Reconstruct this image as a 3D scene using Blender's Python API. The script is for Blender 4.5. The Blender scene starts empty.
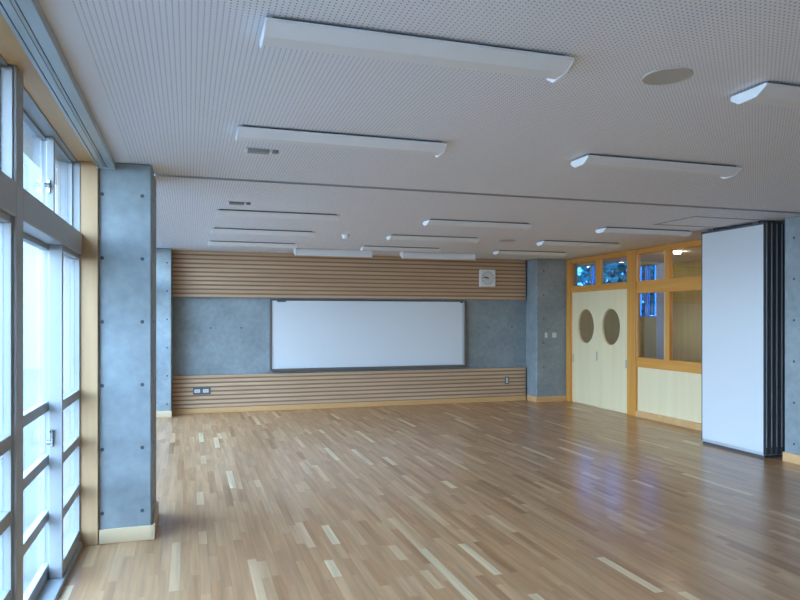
import bpy, bmesh, math, random
from mathutils import Vector

# ------------------------------------------------------------------ camera, sky, exposure
sc = bpy.context.scene
col = sc.collection
random.seed(11)
F_PX, CAM_H, HORIZON, YAW = 677.0, 1.6, 317.3, 0.302
cam_data = bpy.data.cameras.new('camera')
cam = bpy.data.objects.new('camera', cam_data)
col.objects.link(cam)
cam.location = (0, 0, CAM_H)
cam.rotation_euler = (math.pi / 2, 0, -YAW)
cam_data.sensor_width = 36.0
cam_data.lens = F_PX / 800 * 36.0
cam_data.shift_y = (HORIZON - 300) / 800
cam_data.clip_start = 0.05
sc.camera = cam

SKY_STRENGTH = 3.2
world = bpy.data.worlds.new('sky')
sc.world = world
world.use_nodes = True
wn, wl = world.node_tree.nodes, world.node_tree.links
wn.clear()
w_out = wn.new('ShaderNodeOutputWorld')
w_bg = wn.new('ShaderNodeBackground')
w_bg.inputs['Strength'].default_value = SKY_STRENGTH
w_geo = wn.new('ShaderNodeTexCoord')
w_sep = wn.new('ShaderNodeSeparateXYZ')
w_ramp = wn.new('ShaderNodeValToRGB')
w_ramp.color_ramp.elements[0].position = 0.0
w_ramp.color_ramp.elements[0].color = (0.53, 0.755, 1.0, 1)
w_ramp.color_ramp.elements[1].position = 0.8
w_ramp.color_ramp.elements[1].color = (0.32, 0.585, 1.0, 1)
wl.new(w_geo.outputs['Generated'], w_sep.inputs[0])
wl.new(w_sep.outputs['Z'], w_ramp.inputs[0])
wl.new(w_ramp.outputs[0], w_bg.inputs['Color'])
wl.new(w_bg.outputs[0], w_out.inputs[0])

vs = sc.view_settings
vs.view_transform = 'Standard'
vs.look = 'None'
vs.gamma = 1.0
vs.use_curve_mapping = False
vs.exposure = 2.7
cy = sc.cycles
cy.use_denoising = True
cy.max_bounces = 12
cy.diffuse_bounces = 8
cy.glossy_bounces = 4
cy.transmission_bounces = 6
cy.transparent_max_bounces = 12
cy.sample_clamp_indirect = 6.0
cy.caustics_reflective = False
cy.caustics_refractive = False


def portal(name, loc, rot, sx, sy):
    l = bpy.data.lights.new(name, 'AREA')
    l.shape = 'RECTANGLE'
    l.size, l.size_y = sx, sy
    l.cycles.is_portal = True
    o = bpy.data.objects.new(name, l)
    o.location, o.rotation_euler = loc, rot
    col.objects.link(o)


# sky portals in the window openings (they only guide sky sampling, they add no light)
for y0, y1 in ((-0.5, 3.26), (3.40, 5.20), (5.85, 8.58), (8.72, 11.42)):
    portal('sky_portal', (-0.90, (y0 + y1) / 2, 1.36), (0, -math.pi / 2, 0), 2.66, y1 - y0)

CEIL = 2.705
WALL_R = 6.94
WIN_X = -0.73
BACK_Y = 11.84


# ------------------------------------------------------------------ materials
def mat_base(name):
    m = bpy.data.materials.new(name)
    m.use_nodes = True
    n, l = m.node_tree.nodes, m.node_tree.links
    b = n['Principled BSDF']
    return m, n, l, b


def plain(name, c, rough=0.5, metal=0.0, spec=0.5, emit=None, estr=0.0, var=0.0, vscale=6.0):
    m, n, l, b = mat_base(name)
    b.inputs['Base Color'].default_value = (*c, 1)
    b.inputs['Roughness'].default_value = rough
    b.inputs['Metallic'].default_value = metal
    b.inputs['Specular IOR Level'].default_value = spec
    if emit:
        b.inputs['Emission Color'].default_value = (*emit, 1)
        b.inputs['Emission Strength'].default_value = estr
    if var > 0:
        geo = n.new('ShaderNodeNewGeometry')
        nz = n.new('ShaderNodeTexNoise')
        nz.inputs['Scale'].default_value = vscale
        nz.inputs['Detail'].default_value = 4
        l.new(geo.outputs['Position'], nz.inputs['Vector'])
        mx = n.new('ShaderNodeMix')
        mx.data_type = 'RGBA'
        mx.inputs['A'].default_value = (*[v * (1 - var) for v in c], 1)
        mx.inputs['B'].default_value = (*[min(1, v * (1 + var)) for v in c], 1)
        l.new(nz.outputs['Fac'], mx.inputs['Factor'])
        l.new(mx.outputs['Result'], b.inputs['Base Color'])
    return m


def concrete(name, c):
    m, n, l, b = mat_base(name)
    geo = n.new('ShaderNodeNewGeometry')
    big = n.new('ShaderNodeTexNoise')
    big.inputs['Scale'].default_value = 1.6
    big.inputs['Detail'].default_value = 6
    big.inputs['Roughness'].default_value = 0.62
    fine = n.new('ShaderNodeTexNoise')
    fine.inputs['Scale'].default_value = 14
    fine.inputs['Detail'].default_value = 5
    l.new(geo.outputs['Position'], big.inputs['Vector'])
    l.new(geo.outputs['Position'], fine.inputs['Vector'])
    mx = n.new('ShaderNodeMath')
    mx.operation = 'MULTIPLY_ADD'
    mx.inputs[1].default_value = 0.45
    l.new(fine.outputs['Fac'], mx.inputs[0])
    l.new(big.outputs['Fac'], mx.inputs[2])
    rp = n.new('ShaderNodeValToRGB')
    rp.color_ramp.elements[0].position = 0.45
    rp.color_ramp.elements[0].color = (*[v * 0.74 for v in c], 1)
    rp.color_ramp.elements[1].position = 1.0
    rp.color_ramp.elements[1].color = (*[v * 1.25 for v in c], 1)
    l.new(mx.outputs[0], rp.inputs[0])
    l.new(rp.outputs[0], b.inputs['Base Color'])
    b.inputs['Roughness'].default_value = 0.55
    b.inputs['Specular IOR Level'].default_value = 0.35
    bp = n.new('ShaderNodeBump')
    bp.inputs['Strength'].default_value = 0.12
    bp.inputs['Distance'].default_value = 0.01
    l.new(fine.outputs['Fac'], bp.inputs['Height'])
    l.new(bp.outputs[0], b.inputs['Normal'])
    return m


def wood(name, c_dark, c_light, axis, rough=0.45, scale=9.0, stretch=0.06):
    """grain stretched along world axis 0/1/2"""
    m, n, l, b = mat_base(name)
    geo = n.new('ShaderNodeNewGeometry')
    info = n.new('ShaderNodeObjectInfo')
    mp = n.new('ShaderNodeMapping')
    s = [1.0, 1.0, 1.0]
    s[axis] = stretch
    mp.inputs['Scale'].default_value = s
    l.new(geo.outputs['Position'], mp.inputs['Vector'])
    off = n.new('ShaderNodeVectorMath')
    off.operation = 'SCALE'
    off.inputs[0].default_value = (7.3, 5.1, 9.7)
    l.new(info.outputs['Random'], off.inputs['Scale'])
    l.new(off.outputs[0], mp.inputs['Location'])
    nz = n.new('ShaderNodeTexNoise')
    nz.inputs['Scale'].default_value = scale
    nz.inputs['Detail'].default_value = 5
    nz.inputs['Roughness'].default_value = 0.6
    l.new(mp.outputs[0], nz.inputs['Vector'])
    rp = n.new('ShaderNodeValToRGB')
    rp.color_ramp.elements[0].position = 0.3
    rp.color_ramp.elements[0].color = (*c_dark, 1)
    rp.color_ramp.elements[1].position = 0.7
    rp.color_ramp.elements[1].color = (*c_light, 1)
    l.new(nz.outputs['Fac'], rp.inputs[0])
    l.new(rp.outputs[0], b.inputs['Base Color'])
    b.inputs['Roughness'].default_value = rough
    return m


def floor_wood():
    m, n, l, b = mat_base('oak_parquet')
    at = n.new('ShaderNodeAttribute')
    at.attribute_name = 'tone'
    rp = n.new('ShaderNodeValToRGB')
    cr = rp.color_ramp
    cr.elements[0].position = 0.0
    cr.elements[0].color = (0.36, 0.175, 0.078, 1)
    cr.elements[1].position = 1.0
    cr.elements[1].color = (0.74, 0.53, 0.31, 1)
    for p, c in ((0.25, (0.45, 0.225, 0.105)), (0.5, (0.52, 0.282, 0.138)), (0.8, (0.61, 0.360, 0.190))):
        e = cr.elements.new(p)
        e.color = (*c, 1)
    l.new(at.outputs['Fac'], rp.inputs[0])
    geo = n.new('ShaderNodeNewGeometry')
    mp = n.new('ShaderNodeMapping')
    mp.inputs['Scale'].default_value = (1, 0.05, 1)
    l.new(geo.outputs['Position'], mp.inputs['Vector'])
    add = n.new('ShaderNodeVectorMath')
    add.operation = 'SCALE'
    add.inputs[0].default_value = (31.0, 17.0, 3.0)
    l.new(at.outputs['Fac'], add.inputs['Scale'])
    l.new(add.outputs[0], mp.inputs['Location'])
    nz = n.new('ShaderNodeTexNoise')
    nz.inputs['Scale'].default_value = 26
    nz.inputs['Detail'].default_value = 5
    l.new(mp.outputs[0], nz.inputs['Vector'])
    hsv = n.new('ShaderNodeHueSaturation')
    hsv.inputs['Saturation'].default_value = 1.04
    mr = n.new('ShaderNodeMapRange')
    mr.inputs['From Min'].default_value = 0.25
    mr.inputs['From Max'].default_value = 0.75
    mr.inputs['To Min'].default_value = 0.66
    mr.inputs['To Max'].default_value = 1.12
    l.new(nz.outputs['Fac'], mr.inputs['Value'])
    l.new(mr.outputs[0], hsv.inputs['Value'])
    l.new(rp.outputs[0], hsv.inputs['Color'])
    l.new(hsv.outputs[0], b.inputs['Base Color'])
    b.inputs['Roughness'].default_value = 0.30
    b.inputs['Specular IOR Level'].default_value = 0.5
    b.inputs['Coat Weight'].default_value = 0.15
    b.inputs['Coat Roughness'].default_value = 0.16
    big = n.new('ShaderNodeTexNoise')
    big.inputs['Scale'].default_value = 3.0
    l.new(geo.outputs['Position'], big.inputs['Vector'])
    bp = n.new('ShaderNodeBump')
    bp.inputs['Strength'].default_value = 0.06
    bp.inputs['Distance'].default_value = 0.02
    l.new(big.outputs['Fac'], bp.inputs['Height'])
    l.new(bp.outputs[0], b.inputs['Normal'])
    return m


def perforated():
    """white acoustic board, 6 mm holes on a 22 mm grid"""
    m, n, l, b = mat_base('perforated_board')
    geo = n.new('ShaderNodeNewGeometry')
    sep = n.new('ShaderNodeSeparateXYZ')
    l.new(geo.outputs['Position'], sep.inputs[0])

    def math_node(op, a, bv=None):
        nd = n.new('ShaderNodeMath')
        nd.operation = op
        if isinstance(a, (int, float)):
            nd.inputs[0].default_value = a
        else:
            l.new(a, nd.inputs[0])
        if bv is not None:
            if isinstance(bv, (int, float)):
                nd.inputs[1].default_value = bv
            else:
                l.new(bv, nd.inputs[1])
        return nd.outputs[0]
    d2 = None
    for ax in ('X', 'Y'):
        f = math_node('FRACT', math_node('MULTIPLY', math_node('ADD', sep.outputs[ax], 20.0), 1 / 0.022))
        c = math_node('SUBTRACT', f, 0.5)
        q = math_node('MULTIPLY', c, c)
        d2 = q if d2 is None else math_node('ADD', d2, q)
    hole = math_node('LESS_THAN', d2, 0.140 ** 2)
    inner = math_node('GREATER_THAN', sep.outputs['X'], -0.40)
    hole = math_node('MULTIPLY', hole, inner)
    mx = n.new('ShaderNodeMix')
    mx.data_type = 'RGBA'
    mx.inputs['A'].default_value = (0.84, 0.835, 0.85, 1)
    mx.inputs['B'].default_value = (0.06, 0.06, 0.065, 1)
    l.new(hole, mx.inputs['Factor'])
    l.new(mx.outputs['Result'], b.inputs['Base Color'])
    b.inputs['Roughness'].default_value = 0.7
    b.inputs['Specular IOR Level'].default_value = 0.25
    return m


def thin_glass(name, tint=(0.96, 0.98, 1.0), veil=0.0):
    """single pane: straight-through transmission, mirror reflection, optional translucent film"""
    m = bpy.data.materials.new(name)
    m.use_nodes = True
    n, l = m.node_tree.nodes, m.node_tree.links
    n.clear()
    out = n.new('ShaderNodeOutputMaterial')
    tr = n.new('ShaderNodeBsdfTransparent')
    tr.inputs['Color'].default_value = (*tint, 1)
    gl = n.new('ShaderNodeBsdfGlossy')
    gl.inputs['Roughness'].default_value = 0.02
    lw_ = n.new('ShaderNodeLayerWeight')
    lw_.inputs['Blend'].default_value = 0.5
    pw = n.new('ShaderNodeMath')
    pw.operation = 'POWER'
    pw.inputs[1].default_value = 5.0
    l.new(lw_.outputs['Facing'], pw.inputs[0])
    fr = n.new('ShaderNodeMath')
    fr.operation = 'MULTIPLY_ADD'
    fr.inputs[1].default_value = 0.92
    fr.inputs[2].default_value = 0.05
    l.new(pw.outputs[0], fr.inputs[0])
    mix = n.new('ShaderNodeMixShader')
    base = tr.outputs[0]
    if veil > 0:
        tl = n.new('ShaderNodeBsdfTranslucent')
        tl.inputs['Color'].default_value = (0.93, 0.96, 1.0, 1)
        mv = n.new('ShaderNodeMixShader')
        mv.inputs['Fac'].default_value = veil
        l.new(tr.outputs[0], mv.inputs[1])
        l.new(tl.outputs[0], mv.inputs[2])
        base = mv.outputs[0]
    l.new(fr.outputs[0], mix.inputs['Fac'])
    l.new(base, mix.inputs[1])
    l.new(gl.outputs[0], mix.inputs[2])
    l.new(mix.outputs[0], out.inputs[0])
    return m


M = {}
M['concrete'] = concrete('bare_concrete', (0.275, 0.310, 0.312))
M['tie'] = plain('tie_hole_plug', (0.07, 0.075, 0.08), 0.8)
M['ceiling'] = perforated()
M['ceil_plain'] = plain('ceiling_paint', (0.76, 0.745, 0.73), 0.7)
M['floor'] = floor_wood()
M['joint'] = plain('dark_joint', (0.12, 0.07, 0.04), 0.8)
M['slat'] = wood('cedar_slat', (0.50, 0.315, 0.18), (0.66, 0.45, 0.275), 0)
M['slat_back'] = plain('dark_slat_backing', (0.32, 0.19, 0.105), 0.8)
M['base'] = wood('baseboard_pine', (0.62, 0.34, 0.13), (0.74, 0.44, 0.19), 0)
M['base_pale'] = wood('baseboard_maple', (0.68, 0.51, 0.30), (0.78, 0.60, 0.375), 0)
M['frame_h'] = wood('pine_rail', (0.62, 0.255, 0.042), (0.76, 0.365, 0.075), 1)
M['frame_v'] = wood('pine_post', (0.62, 0.255, 0.042), (0.76, 0.365, 0.075), 2)
M['bead'] = wood('pale_glazing_bead', (0.66, 0.44, 0.20), (0.78, 0.56, 0.30), 2)
M['ply'] = wood('birch_plywood', (0.80, 0.645, 0.37), (0.87, 0.725, 0.45), 2, 0.4, 5.0)
M['jamb'] = wood('spruce_jamb', (0.44, 0.255, 0.12), (0.56, 0.35, 0.175), 2)
M['soffit'] = wood('spruce_soffit', (0.58, 0.33, 0.12), (0.70, 0.43, 0.18), 1)
M['alu'] = plain('grey_window_aluminium', (0.36, 0.365, 0.36), 0.42, 0.05)
M['alu_pale'] = plain('pale_aluminium', (0.55, 0.57, 0.58), 0.35, 0.5)
M['rail'] = plain('anodised_rail', (0.42, 0.46, 0.46), 0.4, 0.5)
M['chrome'] = plain('chrome', (0.6, 0.62, 0.65), 0.2, 1.0)
M['dark'] = plain('dark_metal', (0.075, 0.075, 0.085), 0.45, 0.1)
M['dark2'] = plain('charcoal_seal_and_shade', (0.075, 0.078, 0.085), 0.5)
M['gap'] = plain('slot_black', (0.012, 0.012, 0.014), 0.8)
M['white'] = plain('white_enamel', (0.82, 0.82, 0.80), 0.45)
M['lamp_body'] = plain('lamp_enamel', (0.82, 0.81, 0.79), 0.5)
M['lamp_end'] = plain('lamp_end_cap', (0.90, 0.91, 0.92), 0.45)
M['panel'] = plain('partition_white', (0.66, 0.665, 0.66), 0.35)
M['board'] = plain('whiteboard_enamel', (0.72, 0.74, 0.74), 0.22)
M['board_frame'] = plain('bronze_frame', (0.17, 0.145, 0.125), 0.4, 0.3)
M['plastic'] = plain('ivory_plastic', (0.66, 0.64, 0.58), 0.4)
M['plate'] = plain('grey_plate', (0.12, 0.145, 0.165), 0.4, 0.3)
M['fitting'] = plain('grey_fitting', (0.30, 0.30, 0.30), 0.5)
M['speaker'] = plain('speaker_mesh', (0.52, 0.475, 0.41), 0.7)
M['clock_face'] = plain('clock_face', (0.72, 0.71, 0.67), 0.4)
M['ink'] = plain('ink_black', (0.03, 0.03, 0.03), 0.6)
M['glass'] = thin_glass('clear_glass')
M['glass_film'] = thin_glass('film_glass', veil=0.06)
M['glass_blue'] = thin_glass('daylight_blue_glass', tint=(0.18, 0.37, 0.66))  # tint stands in for the dimmer blue daylight behind these panes
M['ochre'] = wood('ochre_panelling', (0.60, 0.40, 0.065), (0.69, 0.48, 0.10), 2)
M['plaster'] = plain('grey_plaster', (0.55, 0.54, 0.52), 0.8, var=0.05)
M['ext_ground'] = plain('dark_paving', (0.060, 0.060, 0.058), 0.8, var=0.1, vscale=2.0)
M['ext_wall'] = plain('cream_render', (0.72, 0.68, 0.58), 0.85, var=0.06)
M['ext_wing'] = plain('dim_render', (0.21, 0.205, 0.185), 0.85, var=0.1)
M['leaf'] = plain('leaf_green', (0.10, 0.22, 0.09), 0.6, var=0.4, vscale=3.0)
M['bark'] = plain('bark', (0.13, 0.09, 0.06), 0.9, var=0.3, vscale=9.0)
M['lamp_glow'] = plain('lit_diffuser', (0.9, 0.9, 0.85), 0.5, emit=(1.0, 0.90, 0.72), estr=26.0)

# ------------------------------------------------------------------ mesh helpers
ORIGIN = {}


class MB:
    """collects shapes in world coordinates; build() links them as one mesh object"""

    def __init__(self):
        self.bm = bmesh.new()

    def box(self, x0, x1, y0, y1, z0, z1, bev=0.0):
        vs_ = [self.bm.verts.new(p) for p in ((x0, y0, z0), (x1, y0, z0), (x1, y1, z0), (x0, y1, z0),
                                              (x0, y0, z1), (x1, y0, z1), (x1, y1, z1), (x0, y1, z1))]
        fs = [self.bm.faces.new([vs_[i] for i in q]) for q in
              ((3, 2, 1, 0), (4, 5, 6, 7), (0, 1, 5, 4), (1, 2, 6, 5), (2, 3, 7, 6), (3, 0, 4, 7))]
        if bev > 0:
            es = list({e for f in fs for e in f.edges})
            bmesh.ops.bevel(self.bm, geom=es, offset=bev, segments=1, affect='EDGES', profile=0.5)
        return self

    def prism(self, pts, axis, a0, a1):
        """extrude a convex outline along an axis; pts are the two other coordinates in xyz order"""
        def P(u, v, a):
            return ((a, u, v), (u, a, v), (u, v, a))[axis]
        A = [self.bm.verts.new(P(u, v, a0)) for u, v in pts]
        B = [self.bm.verts.new(P(u, v, a1)) for u, v in pts]
        k = len(pts)
        self.bm.faces.new(A)
        self.bm.faces.new(B[::-1])
        for i in range(k):
            self.bm.faces.new([A[(i + 1) % k], A[i], B[i], B[(i + 1) % k]])
        return self

    def cyl(self, c, r, axis, a0, a1, seg=20, r2=None):
        r2 = r if r2 is None else r2
        def P(u, v, a):
            return ((a, u, v), (u, a, v), (u, v, a))[axis]
        A = [self.bm.verts.new(P(c[0] + r * math.cos(2 * math.pi * i / seg), c[1] + r * math.sin(2 * math.pi * i / seg), a0)) for i in range(seg)]
        B = [self.bm.verts.new(P(c[0] + r2 * math.cos(2 * math.pi * i / seg), c[1] + r2 * math.sin(2 * math.pi * i / seg), a1)) for i in range(seg)]
        self.bm.faces.new(A)
        self.bm.faces.new(B[::-1])
        for i in range(seg):
            self.bm.faces.new([A[(i + 1) % seg], A[i], B[i], B[(i + 1) % seg]])
        return self

    def build(self, name, mat, parent=None, origin=None, smooth=False):
        bm = self.bm
        bmesh.ops.recalc_face_normals(bm, faces=bm.faces[:])
        if origin is None:
            xs = [v.co.x for v in bm.verts]
            ys = [v.co.y for v in bm.verts]
            zs = [v.co.z for v in bm.verts]
            origin = Vector(((min(xs) + max(xs)) / 2, (min(ys) + max(ys)) / 2, min(zs)))
        origin = Vector(origin)
        bmesh.ops.translate(bm, verts=bm.verts[:], vec=-origin)
        me = bpy.data.meshes.new(name)
        bm.to_mesh(me)
        bm.free()
        if smooth:
            for p in me.polygons:
                p.use_smooth = True
        me.materials.append(M[mat] if isinstance(mat, str) else mat)
        o = bpy.data.objects.new(name, me)
        col.objects.link(o)
        place(o, parent, origin)
        return o


def place(o, parent, origin):
    origin = Vector(origin)
    ORIGIN[o.name] = origin
    if parent is not None:
        o.parent = parent
        o.location = origin - ORIGIN[parent.name]
    else:
        o.location = origin
    return o


def box(name, mat, x0, x1, y0, y1, z0, z1, parent=None, bev=0.0):
    return MB().box(x0, x1, y0, y1, z0, z1, bev).build(name, mat, parent)


def empty(name, loc, parent=None):
    o = bpy.data.objects.new(name, None)
    o.empty_display_size = 0.1
    col.objects.link(o)
    return place(o, parent, loc)


def tag(o, label, cat, group=None):
    o['label'] = label
    o['category'] = cat
    if group:
        o['group'] = group
    return o


def struct(o, label=None, cat=None):
    o['kind'] = 'structure'
    if label:
        o['label'] = label
    if cat:
        o['category'] = cat
    return o


def copy_tree(src, dst_origin, parent=None):
    """copy a thing with its parts and sub-parts to a new base point"""
    c = src.copy()
    col.objects.link(c)
    c.parent = parent
    if parent is None:
        c.location = Vector(dst_origin)
        ORIGIN[c.name] = Vector(dst_origin)
    for ch in list(src.children):
        copy_tree(ch, None, c)
    return c


# ------------------------------------------------------------------ floor: planks running along Y
PW = 0.060
LENGTHS = (0.30, 0.45, 0.60, 0.75, 0.90)
TONES = (0.05, 0.16, 0.25, 0.33, 0.40, 0.46, 0.52, 0.58, 0.65, 0.74, 0.85, 1.0)
FLOOR_X0, FLOOR_Y0, FLOOR_Y1 = -0.715, -1.6, BACK_Y
floor = struct(box('floor', 'joint', FLOOR_X0, WALL_R, FLOOR_Y0, FLOOR_Y1, -0.12, -0.012),
               'honey brown oak plank floor with a satin sheen', 'floor')


def plank_geo(x0, x1, y0, y1):
    g, b = 0.0001, 0.0002
    X0, X1, Y0, Y1 = x0 + g, x1 - g, y0 + g, y1 - g
    v = [(X0, Y0, -0.0119), (X1, Y0, -0.0119), (X1, Y1, -0.0119), (X0, Y1, -0.0119),
         (X0 + b, Y0 + b, 0), (X1 - b, Y0 + b, 0), (X1 - b, Y1 - b, 0), (X0 + b, Y1 - b, 0)]
    f = [(4, 5, 6, 7), (0, 1, 5, 4), (1, 2, 6, 5), (2, 3, 7, 6), (3, 0, 4, 7)]
    return v, f


def cam_project(x, y, z):
    c, s = math.cos(YAW), math.sin(YAW)
    t = x * s + y * c
    q = x * c - y * s
    if t < 0.2:
        return None
    return 400 + F_PX * q / t, HORIZON - F_PX * (z - CAM_H) / t


planks = []
ncol = int(math.ceil((WALL_R - FLOOR_X0) / PW))
for i in range(ncol):
    x0 = FLOOR_X0 + i * PW
    x1 = min(x0 + PW, WALL_R)
    y = FLOOR_Y0 - random.random() * 0.9
    while y < FLOOR_Y1:
        L = random.choice(LENGTHS)
        y0, y1 = max(y, FLOOR_Y0), min(y + L, FLOOR_Y1)
        if y1 - y0 > 0.02:
            k = min(11, max(0, int(round(random.gauss(5.6, 2.5)))))
            planks.append((x0, x1, y0, y1, L, k))
        y += L


def plank_area(p):
    x0, x1, y0, y1 = p[:4]
    if x1 - x0 < PW - 1e-4 or abs((y1 - y0) - p[4]) > 1e-4:
        return 0
    pts = [cam_project(x, y, 0) for x, y in ((x0, y0), (x1, y0), (x1, y1), (x0, y1))]
    if None in pts:
        return 0
    if any(u < -5 or u > 805 or v > 604 for u, v in pts):
        return 0
    # hidden behind the near column or the folded partition
    if x1 < -0.25 and 5.1 < y1:
        return 0
    if x1 > 6.15 and y1 > 5.0 and y0 < 7.1:
        return 0
    a = 0
    for k in range(4):
        (u0, v0), (u1, v1) = pts[k], pts[(k + 1) % 4]
        a += u0 * v1 - u1 * v0
    return abs(a) / 2


planks.sort(key=plank_area, reverse=True)
shared = {}
floor_o = ORIGIN['floor']
for x0, x1, y0, y1, L, k in planks[:300]:
    key = (L, k)
    if key not in shared:
        v, f = plank_geo(-PW / 2, PW / 2, -L / 2, L / 2)
        me = bpy.data.meshes.new('plank')
        me.from_pydata(v, [], f)
        a = me.attributes.new('tone', 'FLOAT', 'POINT')
        a.data.foreach_set('value', [TONES[k]] * len(v))
        me.materials.append(M['floor'])
        shared[key] = me
    o = bpy.data.objects.new('plank', shared[key])
    col.objects.link(o)
    o.parent = floor
    o.location = Vector(((x0 + x1) / 2, (y0 + y1) / 2, 0)) - floor_o
vv, ff, tt = [], [], []
for x0, x1, y0, y1, L, k in planks[300:]:
    v, f = plank_geo(x0, x1, y0, y1)
    n0 = len(vv)
    vv += v
    ff += [tuple(i + n0 for i in q) for q in f]
    tt += [TONES[k]] * len(v)
me = bpy.data.meshes.new('plank_field')
me.from_pydata(vv, [], ff)
a = me.attributes.new('tone', 'FLOAT', 'POINT')
a.data.foreach_set('value', tt)
me.materials.append(M['floor'])
o = bpy.data.objects.new('plank_field', me)
col.objects.link(o)
o.parent = floor
o.location = -floor_o
o['kind'] = 'stuff'
tag_floor_socket = MB().cyl((4.22, 2.93), 0.016, 2, 0.0002, 0.004, 16).build('floor_socket_cap', 'chrome')
tag(tag_floor_socket, 'tiny round metal cap set in the floor near the right edge', 'floor cap')

# ------------------------------------------------------------------ ceiling with the partition slot
TRACK_Y = 5.575
mb = MB()
mb.box(-1.0, WALL_R + 0.2, FLOOR_Y0 - 0.2, TRACK_Y - 0.028, CEIL, CEIL + 0.10)
mb.box(-1.0, WALL_R + 0.2, TRACK_Y + 0.028, BACK_Y + 0.3, CEIL, CEIL + 0.10)
ceiling = struct(mb.build('ceiling', 'ceiling'), 'pale perforated acoustic board ceiling', 'ceiling')
mb = MB()
mb.box(-0.25, 6.33, TRACK_Y - 0.06, TRACK_Y + 0.06, CEIL + 0.06, CEIL + 0.16)
trk = empty('trim_1', (3.0, TRACK_Y, CEIL))
struct(trk, 'dark recessed partition track running across the ceiling', 'ceiling track')
mb.build('slot_back', 'gap', trk)
box('track_lip', 'rail', -0.25, 6.33, TRACK_Y - 0.034, TRACK_Y - 0.018, CEIL - 0.004, CEIL + 0.05, trk)
box('track_lip', 'rail', -0.25, 6.33, TRACK_Y + 0.018, TRACK_Y + 0.034, CEIL - 0.004, CEIL + 0.05, trk)
# parking rails for the folded panels
trk2 = empty('trim_2', (5.6, 6.4, CEIL))
struct(trk2, 'thin parking rails on the ceiling beside the folded partition', 'ceiling track')
for (x0, x1, y0, y1) in ((5.27, 6.90, 6.10, 6.14), (5.27, 6.90, 6.76, 6.80), (5.27, 5.30, 6.14, 6.76)):
    box('parking_rail', 'fitting', x0, x1, y0, y1, CEIL - 0.003, CEIL + 0.02, trk2)

# ------------------------------------------------------------------ walls
wall_back = struct(box('wall_back', 'concrete', -1.0, WALL_R + 0.2, BACK_Y, BACK_Y + 0.25, -0.1, CEIL + 0.1),
                   'bare concrete end wall banded with cedar slats', 'wall')
SL_X0, SL_X1 = -0.262, 6.205
box('slat_backing', 'slat_back', SL_X0, SL_X1, BACK_Y - 0.068, BACK_Y, 1.938, CEIL, wall_back)
box('slat_backing', 'slat_back', SL_X0, SL_X1, BACK_Y - 0.068, BACK_Y, 0.08, 0.632, wall_back)
SP = 0.0703
for k in range(11):
    z = 1.940 + k * 0.0715
    box('slat', 'slat', SL_X0, SL_X1, BACK_Y - 0.085, BACK_Y - 0.068, z, z + 0.043, wall_back, 0.002)
for k in range(8):
    z = 0.632 - 0.043 - k * SP
    box('slat', 'slat', SL_X0, SL_X1, BACK_Y - 0.085, BACK_Y - 0.068, z, z + 0.043, wall_back, 0.002)
struct(box('baseboard_back', 'base', SL_X0, SL_X1, BACK_Y - 0.10, BACK_Y, 0, 0.085, bev=0.003), 'orange pine baseboard along the slatted end wall', 'baseboard')
for x in (0.35, 0.85, 5.45, 5.95):
    MB().cyl((x, 1.42), 0.014, 1, BACK_Y - 0.002, BACK_Y, 12).build('tie_hole', 'tie', wall_back)

struct(box('wall_rear', 'plaster', -1.0, WALL_R + 0.2, FLOOR_Y0 - 0.2, FLOOR_Y0, -0.1, CEIL + 0.1),
       'plain grey wall behind the viewer', 'wall')


def column(name, x0, x1, y0, y1, label, ties, bmat, side):
    c = struct(box(name, 'concrete', x0, x1, y0, y1, 0, CEIL, bev=0.012), label, 'column')
    for (ax, a, b_) in ties:
        if ax == 'front':
            MB().cyl((a, b_), 0.0135, 1, y0 - 0.0015, y0 + 0.01, 12).build('tie_hole', 'tie', c)
        elif ax == 'left':
            MB().cyl((a, b_), 0.0135, 0, x0 - 0.0015, x0 + 0.01, 12).build('tie_hole', 'tie', c)
        else:
            MB().cyl((a, b_), 0.0135, 0, x1 - 0.01, x1 + 0.0015, 12).build('tie_hole', 'tie', c)
    return c


ZT = [0.211 + 0.4522 * k for k in range(6)]
column('column_near_left', -0.76, -0.255, 5.20, 5.86, 'blue grey bare concrete column beside the near windows',
       [('front', x, z) for x in (-0.587, -0.321) for z in ZT] + [('right', 5.40, z) for z in ZT] + [('right', 5.68, z) for z in ZT], 'base_pale', 0)
column('column_far_left', -1.05, -0.268, 11.44, BACK_Y, 'slim bare concrete column at the far left corner',
       [('front', -0.335, z) for z in ZT], 'base_pale', 0)
column('column_far_right', 6.25, 7.14, 11.41, BACK_Y, 'grey bare concrete column beside the oval-window doors',
       [('front', 6.40, z) for z in ZT[1:]], 'base', 0)
column('column_near_right', 6.33, 7.14, 5.15, 5.93, 'concrete pier behind the folded white partition, at the right edge',
       [('left', 5.80, z) for z in ZT], 'base', 0)

mb = MB()
mb.box(-0.607, -0.245, 5.178, 5.20, 0, 0.102, 0.003)
struct(mb.build('baseboard_near_left', 'base_pale'), 'pale maple baseboard at the foot of the near concrete column', 'baseboard')
struct(box('baseboard_near_left_side', 'base_pale', -0.255, -0.236, 5.178, 5.86, 0, 0.102, bev=0.003), 'pale maple baseboard round the side of the near concrete column', 'baseboard')
struct(box('baseboard_far_left', 'base_pale', -0.75, -0.262, 11.42, 11.44, 0, 0.102, bev=0.003), 'pale baseboard on the far left concrete column', 'baseboard')
mb = MB()
mb.box(6.232, 6.87, 11.392, 11.41, 0, 0.102, 0.003)
mb.box(6.232, 6.25, 11.41, BACK_Y, 0, 0.102, 0.003)
struct(mb.build('baseboard_far_right', 'base'), 'pine baseboard round the far right concrete column', 'baseboard')
struct(box('baseboard_near_right', 'base', 6.308, 6.33, 5.15, 5.932, 0, 0.105, bev=0.003), 'pine baseboard on the concrete pier at the right edge', 'baseboard')

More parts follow.
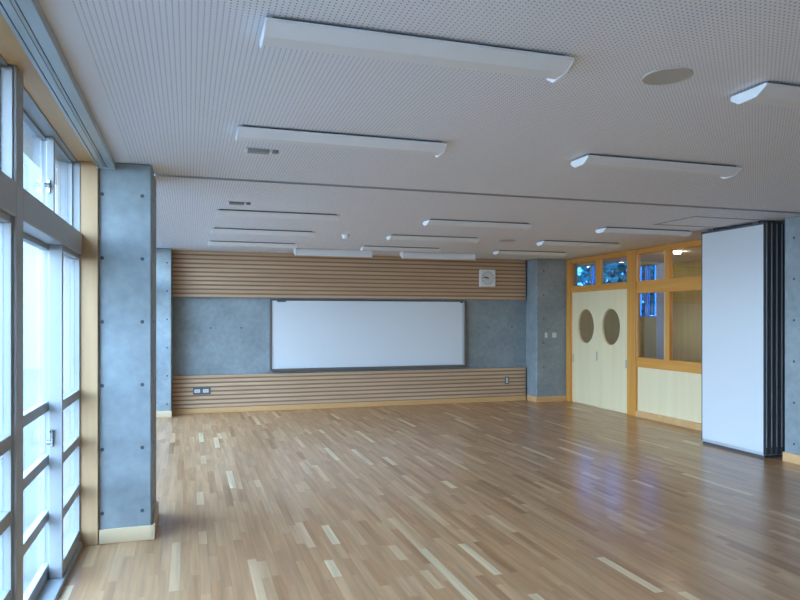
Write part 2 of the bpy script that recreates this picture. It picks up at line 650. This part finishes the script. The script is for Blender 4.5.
# right wall: timber screen with doors and windows, then plain concrete
FX = 6.90         # front of the timber
wr = MB()
wr.box(WALL_R, WALL_R + 0.2, FLOOR_Y0 - 0.2, 7.55, -0.1, CEIL + 0.1)
wall_right = struct(wr.build('wall_right', 'concrete'), 'concrete side wall behind the folded partition', 'wall')

screen = empty('trim_3', (FX, 9.5, 0))
struct(screen, 'orange pine post and rail screen framing doors and windows', 'timber frame')
box('post', 'frame_v', FX - 0.022, 6.97, 11.285, 11.405, 0, 2.69, screen, 0.003)
box('post', 'frame_v', FX - 0.022, 6.97, 9.305, 9.525, 0, 2.69, screen, 0.003)
box('post', 'frame_v', FX - 0.022, 6.97, 7.55, 7.76, 0, 2.69, screen, 0.003)
box('head_rail', 'frame_h', FX - 0.008, 6.97, 7.55, 11.40, 2.615, 2.70, screen, 0.003)
box('transom_rail', 'frame_h', FX, 6.97, 9.525, 11.285, 2.068, 2.185, screen, 0.003)
box('middle_rail', 'frame_h', FX, 6.97, 7.76, 9.305, 1.985, 2.185, screen, 0.003)
box('sill_rail', 'frame_h', FX - 0.008, 6.97, 7.76, 9.305, 0.80, 0.955, screen, 0.003)
box('mullion', 'frame_v', FX + 0.004, 6.97, 10.335, 10.475, 2.185, 2.615, screen, 0.003)
box('mullion', 'frame_v', FX + 0.004, 6.97, 8.53, 8.635, 2.185, 2.615, screen, 0.003)
box('mullion', 'frame_v', FX + 0.004, 6.97, 8.53, 8.635, 0.955, 1.985, screen, 0.003)
for y in (9.305, 8.53):
    pass
for (y0, y1, z0, z1) in ((9.290, 9.305, 0.955, 1.985), (8.615, 8.637, 0.955, 1.985), (9.290, 9.305, 2.185, 2.615), (8.615, 8.637, 2.185, 2.615)):
    box('glazing_bead', 'bead', FX - 0.001, FX + 0.025, y0, y1, z0, z1, screen)
struct(box('wall_right_panel', 'ply', FX + 0.02, 6.97, 7.76, 9.305, 0.0, 0.80), 'pale plywood panel under the corridor window', 'wall panel')
struct(box('baseboard_right', 'base', FX - 0.02, FX + 0.02, 7.55, 9.305, 0, 0.098, bev=0.003), 'pine baseboard under the plywood panel', 'baseboard')


def inner_window(idx, y0, y1, z0, z1, label):
    w = box('window_%d' % idx, 'glass', 6.926, 6.932, y0, y1, z0, z1)
    return struct(w, label, 'window')


inner_window(1, 10.475, 11.285, 2.185, 2.615, 'high glass light over the left door leaf')
inner_window(2, 9.525, 10.335, 2.185, 2.615, 'high glass light over the right door leaf')
inner_window(3, 8.635, 9.305, 2.185, 2.615, 'upper corridor pane beside the door post')
inner_window(4, 7.76, 8.53, 2.185, 2.615, 'upper corridor pane beside the white partition')
inner_window(5, 8.635, 9.305, 0.955, 1.985, 'lower corridor pane beside the door post')
inner_window(6, 7.76, 8.53, 0.955, 1.985, 'lower corridor pane beside the white partition')


def door_leaf(parent, x, y0, y1, z0, z1, cyh, name='door_leaf'):
    """plywood leaf with an elliptical hole, its pane and its pulls"""
    bm = bmesh.new()
    n = 40
    a, b_, zc = 0.262, 0.312, 1.435
    th = 0.035
    rim, outer = [], []
    corners = [math.atan2(z - zc, y - cyh) for y, z in ((y1, z1), (y0, z1), (y0, z0), (y1, z0))]
    angs = sorted([2 * math.pi * i / n - math.pi for i in range(n)] + corners)
    loops = {}
    for xx in (x, x + th):
        I, O = [], []
        for t in angs:
            ct, st = math.cos(t), math.sin(t)
            r = 1 / math.sqrt((ct / a) ** 2 + (st / b_) ** 2)
            I.append(bm.verts.new((xx, cyh + r * ct, zc + r * st)))
            s = min((y1 - cyh) / ct if ct > 1e-9 else 1e9, (y0 - cyh) / ct if ct < -1e-9 else 1e9,
                    (z1 - zc) / st if st > 1e-9 else 1e9, (z0 - zc) / st if st < -1e-9 else 1e9)
            O.append(bm.verts.new((xx, cyh + s * ct, zc + s * st)))
        loops[xx] = (I, O)
    k = len(angs)
    (I0, O0), (I1, O1) = loops[x], loops[x + th]
    for i in range(k):
        j = (i + 1) % k
        bm.faces.new((I0[i], I0[j], O0[j], O0[i]))
        bm.faces.new((I1[j], I1[i], O1[i], O1[j]))
        bm.faces.new((I0[j], I0[i], I1[i], I1[j]))
        bm.faces.new((O0[i], O0[j], O1[j], O1[i]))
    mb_ = MB()
    mb_.bm.free()
    mb_.bm = bm
    leaf = mb_.build(name, 'ply', parent)
    mg = MB()
    pts = [(cyh + a * 0.99 * math.cos(2 * math.pi * i / n), zc + b_ * 0.99 * math.sin(2 * math.pi * i / n)) for i in range(n)]
    mg.prism(pts, 0, x + 0.018, x + 0.022)
    mg.build('oval_pane', 'glass', leaf)
    return leaf


door = empty('door_1', (FX + 0.03, 10.4, 0))
struct(door, 'pale plywood double sliding door with two oval windows', 'door')
lf = door_leaf(door, FX + 0.036, 10.36, 11.285, 0.006, 2.068, 10.83)
rf = door_leaf(door, FX + 0.0, 9.525, 10.40, 0.006, 2.068, 10.005)
box('pull_handle', 'alu', FX + 0.032, FX + 0.041, 10.455, 10.485, 0.83, 0.99, lf, 0.002)
box('pull_handle', 'alu', FX + 0.032, FX + 0.041, 11.235, 11.262, 0.76, 0.90, lf, 0.002)
box('pull_handle', 'alu', FX - 0.004, FX + 0.005, 9.56, 9.59, 0.76, 0.90, rf, 0.002)

# ------------------------------------------------------------------ left window wall
ADDW = []


def ext_window(idx, y0, y1, ym, label, split=True):
    w = empty('window_%d' % idx, (WIN_X, (y0 + y1) / 2, 0))
    struct(w, label, 'window')
    # fixed frame
    box('sill_track', 'alu', -0.87, -0.712, y0, y1, -0.02, 0.035, w, 0.003)
    box('transom', 'alu', -0.87, -0.712, y0, y1, 2.035, 2.185, w, 0.004)
    box('head', 'alu', -0.87, -0.745, y0, y1, 2.68, 2.70, w, 0.003)
    box('side_jamb', 'alu', -0.87, -0.724, y1 - 0.012, y1, 0.035, 2.68, w, 0.003)
    box('side_jamb', 'alu', -0.87, -0.724, y0, y0 + 0.012, 0.035, 2.68, w, 0.003)
    rails = [(0.035, 0.115), (0.375, 0.435), (0.712, 0.772), (1.035, 1.095), (2.005, 2.035)]

    def sash(xa, xb, xm, ya, yb, rails, s0, s1, film):
        s = MB()
        s.box(xa, xb, ya, ya + s0, rails[0][0], rails[-1][1], 0.002)
        s.box(xa, xb, yb - s1, yb, rails[0][0], rails[-1][1], 0.002)
        for r0, r1 in rails:
            s.box(xa + 0.003, xb - 0.003, ya + s0, yb - s1, r0, r1, 0.002)
        so = s.build('sash', 'alu', w)
        for (a0, a1), (b0, b1) in zip(rails[:-1], rails[1:]):
            box('pane', film, xm - 0.003, xm + 0.003, ya + s0, yb - s1, a1, b0, so)
        return so
    so = sash(-0.850, -0.806, -0.830, y0 + 0.012, ym + 0.13, rails, 0.02, 0.06, 'glass_film')
    si = sash(-0.800, -0.727, -0.758, ym, y1 - 0.012, rails, 0.04, 0.012, 'glass_film')
    up = [(2.185, 2.205), (2.665, 2.68)]
    uo = sash(-0.850, -0.816, -0.832, y0 + 0.012, ym + 0.10, up, 0.015, 0.04, 'glass')
    ui = sash(-0.812, -0.772, -0.790, ym, y1 - 0.012, up, 0.03, 0.012, 'glass')
    # latches on the meeting stiles
    k = MB()
    k.box(-0.792, -0.774, ym - 0.012, ym, 0.83, 0.93, 0.003)
    k.box(-0.790, -0.779, ym - 0.045, ym - 0.012, 0.915, 0.935, 0.003)
    k.box(-0.789, -0.780, ym - 0.045, ym - 0.036, 0.86, 0.93, 0.002)
    hd = k.build('latch', 'chrome', si)
    k = MB()
    k.cyl((ym - 0.024, 0.858), 0.014, 0, -0.806, -0.775, 14)
    k.build('latch_knob', 'chrome', si, smooth=False)
    k = MB()
    k.box(-0.806, -0.790, ym - 0.012, ym, 2.34, 2.42, 0.003)
    k.cyl((ym - 0.02, 2.385), 0.013, 0, -0.818, -0.79, 14)
    k.build('latch', 'chrome', ui)
    return w


ext_window(7, 3.415, 5.178, 4.48, 'grey aluminium sliding window bay beside the near concrete column')
ext_window(8, 1.46, 3.285, 2.54, 'grey aluminium sliding window bay at the left picture edge')
ext_window(9, -0.50, 1.32, 0.45, 'aluminium sliding window bay beside the viewer')
ext_window(10, 5.86, 8.58, 7.2, 'aluminium sliding window bay hidden beyond the near column')
ext_window(11, 8.72, 11.44, 10.0, 'aluminium sliding window bay by the far left column')
wl_ = MB()
wl_.box(-1.0, -0.73, FLOOR_Y0 - 0.2, -0.50, -0.1, CEIL + 0.1)
struct(wl_.build('wall_left', 'concrete'), 'concrete wall beside the viewer', 'wall')
for i, (y0, y1) in enumerate(((3.285, 3.415), (1.32, 1.46), (8.58, 8.72))):
    struct(box('trim_%d' % (4 + i), 'alu', -0.90, -0.712, y0, y1, -0.02, 2.70, bev=0.004),
           ['grey aluminium mullion between the two near window bays', 'grey aluminium mullion beside the viewer', 'aluminium mullion beyond the near column'][i], 'mullion')
struct(box('trim_7', 'jamb', -0.745, -0.612, 5.172, 5.20, 0, 2.69, bev=0.002), 'tan spruce jamb between window and near concrete column', 'jamb')
struct(box('trim_8', 'soffit', -0.745, -0.625, -0.50, 5.172, 2.69, 2.704, bev=0.001), 'honey spruce board above the near windows', 'window head')
struct(box('trim_9', 'soffit', -0.745, -0.625, 5.86, 11.44, 2.69, 2.704, bev=0.001), 'spruce board above the far windows', 'window head')

# curtain rails under the ceiling
cr_ = empty('curtain_rail', (-0.56, 2.4, 2.70))
tag(cr_, 'double grey aluminium curtain rail under the ceiling along the near windows', 'curtain rail')
mb = MB()
mb.box(-0.622, -0.607, -0.5, 5.165, 2.655, 2.70)
mb.box(-0.600, -0.570, -0.5, 5.165, 2.652, 2.70)
mb.build('rail', 'rail', cr_)
mb = MB()
mb.box(-0.570, -0.556, -0.5, 5.165, 2.656, 2.70)
mb.box(-0.549, -0.500, -0.5, 5.165, 2.652, 2.70)
mb.build('rail', 'rail', cr_)
box('mounting_strip', 'gap', -0.62, -0.502, -0.5, 5.165, 2.69, CEIL, cr_)
box('end_cap', 'alu_pale', -0.622, -0.498, 5.165, 5.18, 2.648, 2.702, cr_, 0.002)

# ------------------------------------------------------------------ outside the left windows
struct(box('ground_outside', 'ext_ground', -30, -0.87, -20, 45, -0.30, -0.05), 'pale paved ground outside the windows', 'ground')
struct(box('eave', 'ext_wall', -1.15, -1.0, -3, 14, 2.80, 2.98), 'cream eave soffit outside the windows', 'eave')
wing = struct(box('pane_dimming_wing', 'ext_wing', -14, -1.2, 24, 30, -0.1, 7.5), 'added dim cream building wing toning down the view through the near windows', 'building')  # added block, tall and dark to tone down the glaring panes

# ------------------------------------------------------------------ corridor beyond the timber screen
CX, CHI = 9.4, 3.10
struct(box('floor_corridor', 'ochre', WALL_R + 0.0, CX, 4.0, 19, -0.12, -0.005), 'wooden corridor floor beyond the screen', 'floor')
mb = MB()
mb.box(WALL_R + 0.2, CX + 0.2, 4.0, 11.3, CEIL, CEIL + 0.1)
mb.box(WALL_R + 0.2, CX + 0.2, 11.3, 11.4, CEIL, CHI + 0.1)
mb.box(WALL_R, CX + 0.2, 11.4, 19, CHI, CHI + 0.1)
struct(mb.build('ceiling_corridor', 'ceil_plain'), 'pale corridor ceiling beyond the screen', 'ceiling')
W0, W1 = 11.76, 13.0
mb = MB()
mb.box(CX, CX + 0.15, 4.0, W1, -0.1, 1.60)
mb.box(CX, CX + 0.15, W1, 19, -0.1, 1.86)
mb.box(CX, CX + 0.15, 4.0, W0, 1.60, CHI)
mb.box(CX, CX + 0.15, W0, W1, 2.74, CHI)
mb.box(CX, CX + 0.15, W1, 19, 2.90, CHI)
struct(mb.build('wall_corridor', 'ochre'), 'ochre corridor wall seen through the screen glass', 'wall')
struct(box('wall_corridor_far', 'plaster', WALL_R + 0.2, CX, 18.8, 19, -0.1, CHI), 'grey corridor end wall', 'wall')
struct(box('wall_corridor_near', 'plaster', WALL_R + 0.2, CX, 4.0, 4.2, -0.1, CEIL), 'grey near corridor end wall', 'wall')
struct(box('wall_corridor_side', 'plaster', WALL_R, WALL_R + 0.2, BACK_Y + 0.25, 19, -0.1, CHI), 'grey corridor side wall past the end wall', 'wall')
struct(box('column_corridor', 'plaster', CX - 0.22, CX, 11.50, 11.74, 0, CEIL), 'grey pier beside the blue corridor window', 'column')


def corridor_window(idx, ys, z0, z1, label, bars):
    cw = empty('window_%d' % idx, (CX + 0.05, (ys[0] + ys[-1]) / 2, z0))
    struct(cw, label, 'window')
    for a_, b_ in zip(ys[:-1], ys[1:]):
        box('pane', 'glass_blue', CX + 0.07, CX + 0.076, a_ + 0.03, b_ - 0.03, z0 + 0.03, z1 - 0.03, cw)
    m = MB()
    m.box(CX + 0.04, CX + 0.11, ys[0], ys[-1], z0, z0 + 0.03)
    m.box(CX + 0.04, CX + 0.11, ys[0], ys[-1], z1 - 0.03, z1)
    for y in ys:
        m.box(CX + 0.04, CX + 0.11, y - 0.03, y + 0.03, z0 + 0.03, z1 - 0.03)
    m.build('frame', 'alu', cw)
    for y in bars:
        box('louvre_bar', 'alu_pale', CX + 0.12, CX + 0.15, y - 0.02, y + 0.02, z0, z1, cw)


corridor_window(12, [W0, 12.4, W1], 1.60, 2.74, 'narrow blue corridor window with upright bars beside the pier', (11.93, 12.08, 12.24, 12.56, 12.72, 12.86))
corridor_window(13, [W1, 14.5, 16.0, 17.5, 18.8], 1.86, 2.90, 'blue high-level corridor window seen above the doors', ())
portal('sky_portal', (CX + 0.2, 15.3, 2.25), (0, math.pi / 2, 0), 1.35, 7.1)


def corridor_lamp(y, z, label, group=None):
    o_ = MB().cyl((7.85, y), 0.050, 2, z - 0.03, z, 28, 0.058).build('corridor_lamp', 'lamp_glow')
    tag(o_, label, 'lamp', group)


corridor_lamp(9.5, CEIL, 'small lit round lamp on the corridor ceiling behind the glass')
for y in (8.1, 6.7, 5.3):  # added lamps out of view, only to brighten the corridor
    corridor_lamp(y, CEIL, 'added round lamp brightening the corridor, unseen behind the folded partition', 'added corridor lamps behind the partition')
for y in (15.6, 17.2):  # added lamps out of view, to light the far ochre wall
    corridor_lamp(y, CHI, 'added round lamp brightening the corridor, unseen behind the slatted end wall', 'added corridor lamps behind the end wall')
struct(box('ground_corridor_side', 'ext_ground', CX + 0.15, 40, -5, 45, -0.3, -0.05), 'ground outside the corridor window', 'ground')


def tree(loc, h, r, label):
    t = empty('garden_tree', loc)
    tag(t, label, 'tree')
    MB().cyl((loc[0], loc[1]), 0.10, 2, loc[2], loc[2] + h * 0.75, 8, 0.05).build('trunk', 'bark', t, origin=loc)
    vv, ff = [], []
    for _ in range(900):
        th, ph = random.random() * 2 * math.pi, math.acos(2 * random.random() - 1)
        rr = r * (0.35 + 0.65 * random.random() ** 0.5)
        c = Vector((rr * math.sin(ph) * math.cos(th), rr * math.sin(ph) * math.sin(th), h * 0.62 + rr * 0.9 * math.cos(ph)))
        u = Vector((random.gauss(0, 1), random.gauss(0, 1), random.gauss(0, 1))).normalized()
        w_ = u.cross(Vector((random.gauss(0, 1), random.gauss(0, 1), random.gauss(0, 1)))).normalized()
        s = 0.16 + 0.12 * random.random()
        n0 = len(vv)
        vv += [c - u * s, c + w_ * s * 0.5, c + u * s, c - w_ * s * 0.5]
        ff += [(n0, n0 + 1, n0 + 2, n0 + 3)]
    me_ = bpy.data.meshes.new('foliage')
    me_.from_pydata(vv, [], ff)
    me_.materials.append(M['leaf'])
    f_ = bpy.data.objects.new('foliage', me_)
    col.objects.link(f_)
    f_.parent = t
    return t


tree((14.0, 19.5, -0.05), 4.6, 1.5, 'leafy garden tree seen through the pane over the right door leaf')
tree((14.0, 24.5, -0.05), 4.2, 1.3, 'leafy garden tree seen through the pane over the left door leaf')

# ------------------------------------------------------------------ folded partition
PX0, PY0, PY1 = 6.22, 6.095, 7.075
part = empty('folding_partition', (PX0 + 0.15, (PY0 + PY1) / 2, 0))
tag(part, 'folded stack of white partition panels with dark edges at the right', 'partition')
for k in range(5):
    xa = PX0 + k * 0.074
    p = box('partition_panel', 'panel', xa, xa + 0.064, PY0 + 0.006, PY1 - 0.006, 0.065, 2.655, part, 0.002)
    box('edge_seal', 'dark', xa - 0.001, xa + 0.065, PY0, PY0 + 0.012, 0.04, 2.675, p)
    box('edge_seal', 'dark', xa - 0.001, xa + 0.065, PY1 - 0.012, PY1, 0.04, 2.675, p)
    box('edge_bead', 'alu', xa + 0.026, xa + 0.038, PY0 - 0.006, PY0, 0.12, 2.665, p)
    box('bottom_rail', 'alu_pale', xa + 0.001, xa + 0.063, PY0 + 0.012, PY1 - 0.012, 0.030, 0.065, p, 0.002)
    box('sweep_seal', 'dark', xa + 0.012, xa + 0.052, PY0 + 0.01, PY1 - 0.01, 0.001, 0.030, p)
    box('top_rail', 'dark', xa + 0.001, xa + 0.063, PY0 + 0.006, PY1 - 0.006, 2.655, 2.680, p)
    box('hanger', 'dark', xa + 0.018, xa + 0.046, PY0 + 0.10, PY0 + 0.18, 2.680, CEIL - 0.003, p)
    box('hanger', 'dark', xa + 0.018, xa + 0.046, PY1 - 0.18, PY1 - 0.10, 2.680, CEIL - 0.003, p)
    box('corner_shoe', 'dark2', xa + 0.012, xa + 0.052, PY0 - 0.010, PY0, 0.045, 0.115, p, 0.003)

# ------------------------------------------------------------------ ceiling lights
LL, LW = 1.278, 0.215


def make_light():
    """shallow trough batten: base point at the ceiling, near left corner"""
    t = empty('ceiling_light', (0, 0, CEIL))
    m = MB()
    m.box(0.03, LL - 0.03, 0.020, LW - 0.022, CEIL - 0.014, CEIL)
    m.build('shadow_gap_plate', 'dark2', t)  # charcoal colour stands in for the shadow gap above the reflector
    m = MB()
    z = CEIL - 0.014
    prof = [(0.0, z), (0.0, z - 0.012), (0.060, z - 0.046), (0.140, z - 0.046), (LW, z - 0.006), (LW, z)]
    m.prism(prof, 0, 0.006, LL - 0.006)
    m.build('reflector', 'lamp_body', t)
    endp = [(0.0, z), (0.0, z - 0.0125), (0.060, z - 0.048), (0.168, z - 0.052), (LW + 0.004, z - 0.022), (LW + 0.004, z)]
    for a0, a1 in ((0.0, 0.006), (LL - 0.006, LL)):
        MB().prism(endp, 0, a0, a1).build('end_cap', 'lamp_end', t)
    return t


light0 = make_light()
ROWS = [(2.495, 'nearest'), (3.965, 'second'), (7.12, 'third'), (8.62, 'fourth'), (10.10, 'fifth')]
COLS = [(0.265, 'left'), (2.560, 'middle'), (4.84, 'right')]
first = True
for ri, (y, rn) in enumerate(ROWS):
    for ci, (x, cn) in enumerate(COLS):
        if ci == 2 and ri < 2:
            continue
        if first:
            o = light0
            o.location = (x, y, CEIL)
            first = False
        else:
            o = copy_tree(light0, (x, y, CEIL))
        pos = {0: 'in the row nearest the viewer', 1: 'in the second row, just before the ceiling track',
               2: 'in the first row beyond the ceiling track', 3: 'in the second row beyond the ceiling track',
               4: 'in the farthest row before the end wall'}[ri]
        tag(o, 'white trough ceiling light, %s one %s' % ({'left': 'leftmost', 'middle': 'middle', 'right': 'rightmost'}[cn], pos)
            if ri > 1 else 'white trough ceiling light, %s one %s' % (cn if cn == 'left' else 'right', pos), 'ceiling light', 'trough ceiling lights in rows')


def board_light(x0, x1, label):
    t = empty('board_light', ((x0 + x1) / 2, 10.9, CEIL))
    tag(t, label, 'wall washer', 'lights over the whiteboard')
    m = MB()
    m.prism([(10.82, CEIL), (10.80, CEIL - 0.020), (10.80, CEIL - 0.105), (10.835, CEIL - 0.115), (10.99, CEIL - 0.05), (10.99, CEIL)], 0, x0 + 0.006, x1 - 0.006)
    m.build('housing', 'lamp_body', t)
    for a0, a1 in ((x0, x0 + 0.006), (x1 - 0.006, x1)):
        MB().prism([(10.815, CEIL), (10.795, CEIL - 0.02), (10.795, CEIL - 0.11), (10.835, CEIL - 0.12), (11.0, CEIL - 0.05), (11.0, CEIL)], 0, a0, a1).build('end_cap', 'lamp_end', t)


board_light(1.62, 2.885, 'white board light on the ceiling over the left half of the whiteboard')
board_light(3.42, 4.73, 'white board light on the ceiling over the right half of the whiteboard')

# ------------------------------------------------------------------ small ceiling fittings


def speaker(x, y, r, label):
    t = empty('ceiling_speaker', (x, y, CEIL))
    tag(t, label, 'speaker', 'round ceiling speakers')
    MB().cyl((x, y), r, 2, CEIL - 0.004, CEIL, 40, r * 1.0).build('grille', 'speaker', t)
    m = MB()
    n = 40
    ring = []
    for rr, zz in ((r, CEIL), (r * 1.0, CEIL - 0.008), (r * 1.05, CEIL - 0.007), (r * 1.07, CEIL)):
        ring.append([m.bm.verts.new((x + rr * math.cos(2 * math.pi * i / n), y + rr * math.sin(2 * math.pi * i / n), zz)) for i in range(n)])
    for a_, b_ in ((0, 1), (1, 2), (2, 3), (3, 0)):
        for i in range(n):
            m.bm.faces.new((ring[a_][i], ring[a_][(i + 1) % n], ring[b_][(i + 1) % n], ring[b_][i]))
    m.build('rim', 'speaker', t)


speaker(2.09, 2.595, 0.103, 'round beige ceiling speaker between the two nearest light rows')
speaker(4.36, 8.82, 0.11, 'small far round ceiling speaker between two right-hand light rows')


def ceiling_box(x, y, label):
    t = empty('ceiling_sensor', (x, y, CEIL))
    tag(t, label, 'sensor', 'ceiling sensors')
    box('housing', 'white', x - 0.10, x + 0.075, y, y + 0.07, CEIL - 0.018, CEIL, t, 0.004)
    box('dark_front', 'fitting', x - 0.085, x + 0.055, y - 0.004, y + 0.055, CEIL - 0.024, CEIL - 0.003, t, 0.002)
    MB().cyl((x + 0.095, y + 0.03), 0.02, 2, CEIL - 0.02, CEIL, 14, 0.024).build('nub', 'fitting', t)


ceiling_box(0.45, 4.50, 'small dark-faced box on the ceiling by the second-row left light')
ceiling_box(0.45, 6.64, 'small dark-faced box on the ceiling just beyond the ceiling track')
sd = empty('smoke_detector', (2.0, 8.86, CEIL))
tag(sd, 'tiny white round detector on the ceiling between left and middle lights', 'smoke detector')
MB().cyl((2.0, 8.86), 0.040, 2, CEIL - 0.055, CEIL - 0.012, 20, 0.05).build('dome', 'lamp_end', sd)
MB().cyl((2.0, 8.86), 0.058, 2, CEIL - 0.012, CEIL, 20, 0.06).build('base_ring', 'lamp_end', sd)

# ------------------------------------------------------------------ whiteboard, clock, outlets
BY = BACK_Y
wb = empty('whiteboard', (3.14, BY - 0.05, 0.70))
tag(wb, 'wide wall-mounted whiteboard with thin bronze frame on the end wall', 'whiteboard')
X0, X1, Z0, Z1 = 1.325, 4.965, 0.68, 1.91
BF = BY - 0.085
box('writing_panel', 'board', X0 + 0.03, X1 - 0.03, BF + 0.012, BY - 0.001, Z0 + 0.03, Z1 - 0.02, wb)
box('frame_side', 'board_frame', X0, X0 + 0.035, BF, BY - 0.001, Z0, Z1, wb, 0.003)
box('frame_side', 'board_frame', X1 - 0.04, X1, BF, BY - 0.001, Z0, Z1, wb, 0.003)
box('frame_top', 'board_frame', X0 + 0.035, X1 - 0.04, BF, BY - 0.001, Z1 - 0.022, Z1, wb, 0.003)
box('pen_tray', 'board_frame', X0 + 0.035, X1 - 0.04, BF - 0.045, BY - 0.001, Z0 - 0.012, Z0 + 0.035, wb, 0.004)
box('end_strip', 'alu_pale', X1 - 0.075, X1 - 0.04, BF + 0.004, BF + 0.012, Z0 + 0.035, Z1 - 0.022, wb)
for x in (X0 + 0.20, X1 - 0.10):
    box('clip', 'plate', x - 0.08 if x < 3 else x - 0.03, x + 0.07 if x < 3 else x + 0.03, BF - 0.02, BF, Z1 - 0.045, Z1 - 0.005, wb, 0.004)

ck = empty('wall_clock', (5.386, BF, 2.16))
tag(ck, 'square white wall clock on the upper slats of the end wall', 'clock')
cx, cz, hw = 5.386, 2.339, 0.163
CYF = BF - 0.045
box('case', 'white', cx - hw, cx + hw, CYF, BF, cz - hw, cz + hw, ck, 0.010)
MB().cyl((cx, cz), 0.135, 1, CYF - 0.003, CYF, 40).build('dial', 'clock_face', ck)
for k in range(12):
    a_ = k * math.pi / 6
    m = MB()
    c_, s_ = math.cos(a_), math.sin(a_)
    def R(u, v):
        return (cx + u * c_ + v * s_, cz - u * s_ + v * c_)
    m.prism([R(-0.005, 0.105), R(0.005, 0.105), R(0.005, 0.125), R(-0.005, 0.125)], 1, CYF - 0.005, CYF - 0.003)
    m.build('hour_mark', 'ink', ck)
for nm, ang, ln, wd in (('hour_hand', 295, 0.075, 0.010), ('minute_hand', 277, 0.115, 0.007)):
    a_ = math.radians(ang)
    c_, s_ = math.cos(a_), math.sin(a_)
    def R2(u, v):
        return (cx + u * c_ + v * s_, cz - u * s_ + v * c_)
    MB().prism([R2(-wd, -0.015), R2(wd, -0.015), R2(wd * 0.5, ln), R2(-wd * 0.5, ln)], 1, CYF - 0.009, CYF - 0.006).build(nm, 'ink', ck)
MB().cyl((cx, cz), 0.012, 1, CYF - 0.011, CYF - 0.003, 14).build('hub', 'ink', ck)

ol = empty('wall_outlet', (0.20, BF, 0.32))
tag(ol, 'grey double outlet plate on the lower slats near the far left corner', 'outlet')
box('plate', 'plate', 0.062, 0.345, BF - 0.008, BF, 0.315, 0.432, ol, 0.003)
for x in (0.13, 0.265):
    u_ = box('socket', 'plastic', x - 0.045, x + 0.045, BF - 0.012, BF - 0.008, 0.345, 0.402, ol, 0.002)
    box('slot', 'ink', x - 0.018, x - 0.012, BF - 0.013, BF - 0.0118, 0.360, 0.388, u_)
    box('slot', 'ink', x + 0.012, x + 0.018, BF - 0.013, BF - 0.0118, 0.360, 0.388, u_)
ol = empty('wall_outlet', (5.80, BF, 0.33))
tag(ol, 'small upright outlet plate on the lower slats near the right concrete column', 'outlet')
box('plate', 'plate', 5.757, 5.845, BF - 0.008, BF, 0.325, 0.462, ol, 0.003)
u_ = box('socket', 'plastic', 5.780, 5.822, BF - 0.012, BF - 0.008, 0.345, 0.442, ol, 0.002)
for z in (0.37, 0.41):
    box('slot', 'ink', 5.792, 5.796, BF - 0.013, BF - 0.0118, z, z + 0.015, u_)
    box('slot', 'ink', 5.806, 5.810, BF - 0.013, BF - 0.0118, z, z + 0.015, u_)
SF = 11.41
for x, w_, lab in ((6.45, 0.026, 'small switch on the far right column, the left of two'), (6.625, 0.045, 'wider switch plate on the far right column beside the door post')):
    s_ = empty('light_switch', (x, SF, 1.21))
    tag(s_, lab, 'switch', 'switches on the far right column')
    box('plate', 'plastic', x - w_, x + w_, SF - 0.008, SF, 1.215, 1.31, s_, 0.003)
    for k in range(1 if w_ < 0.03 else 2):
        xx = x if w_ < 0.03 else x - 0.021 + 0.042 * k
        box('rocker', 'plastic', xx - 0.016, xx + 0.016, SF - 0.012, SF - 0.008, 1.235, 1.29, s_, 0.002)
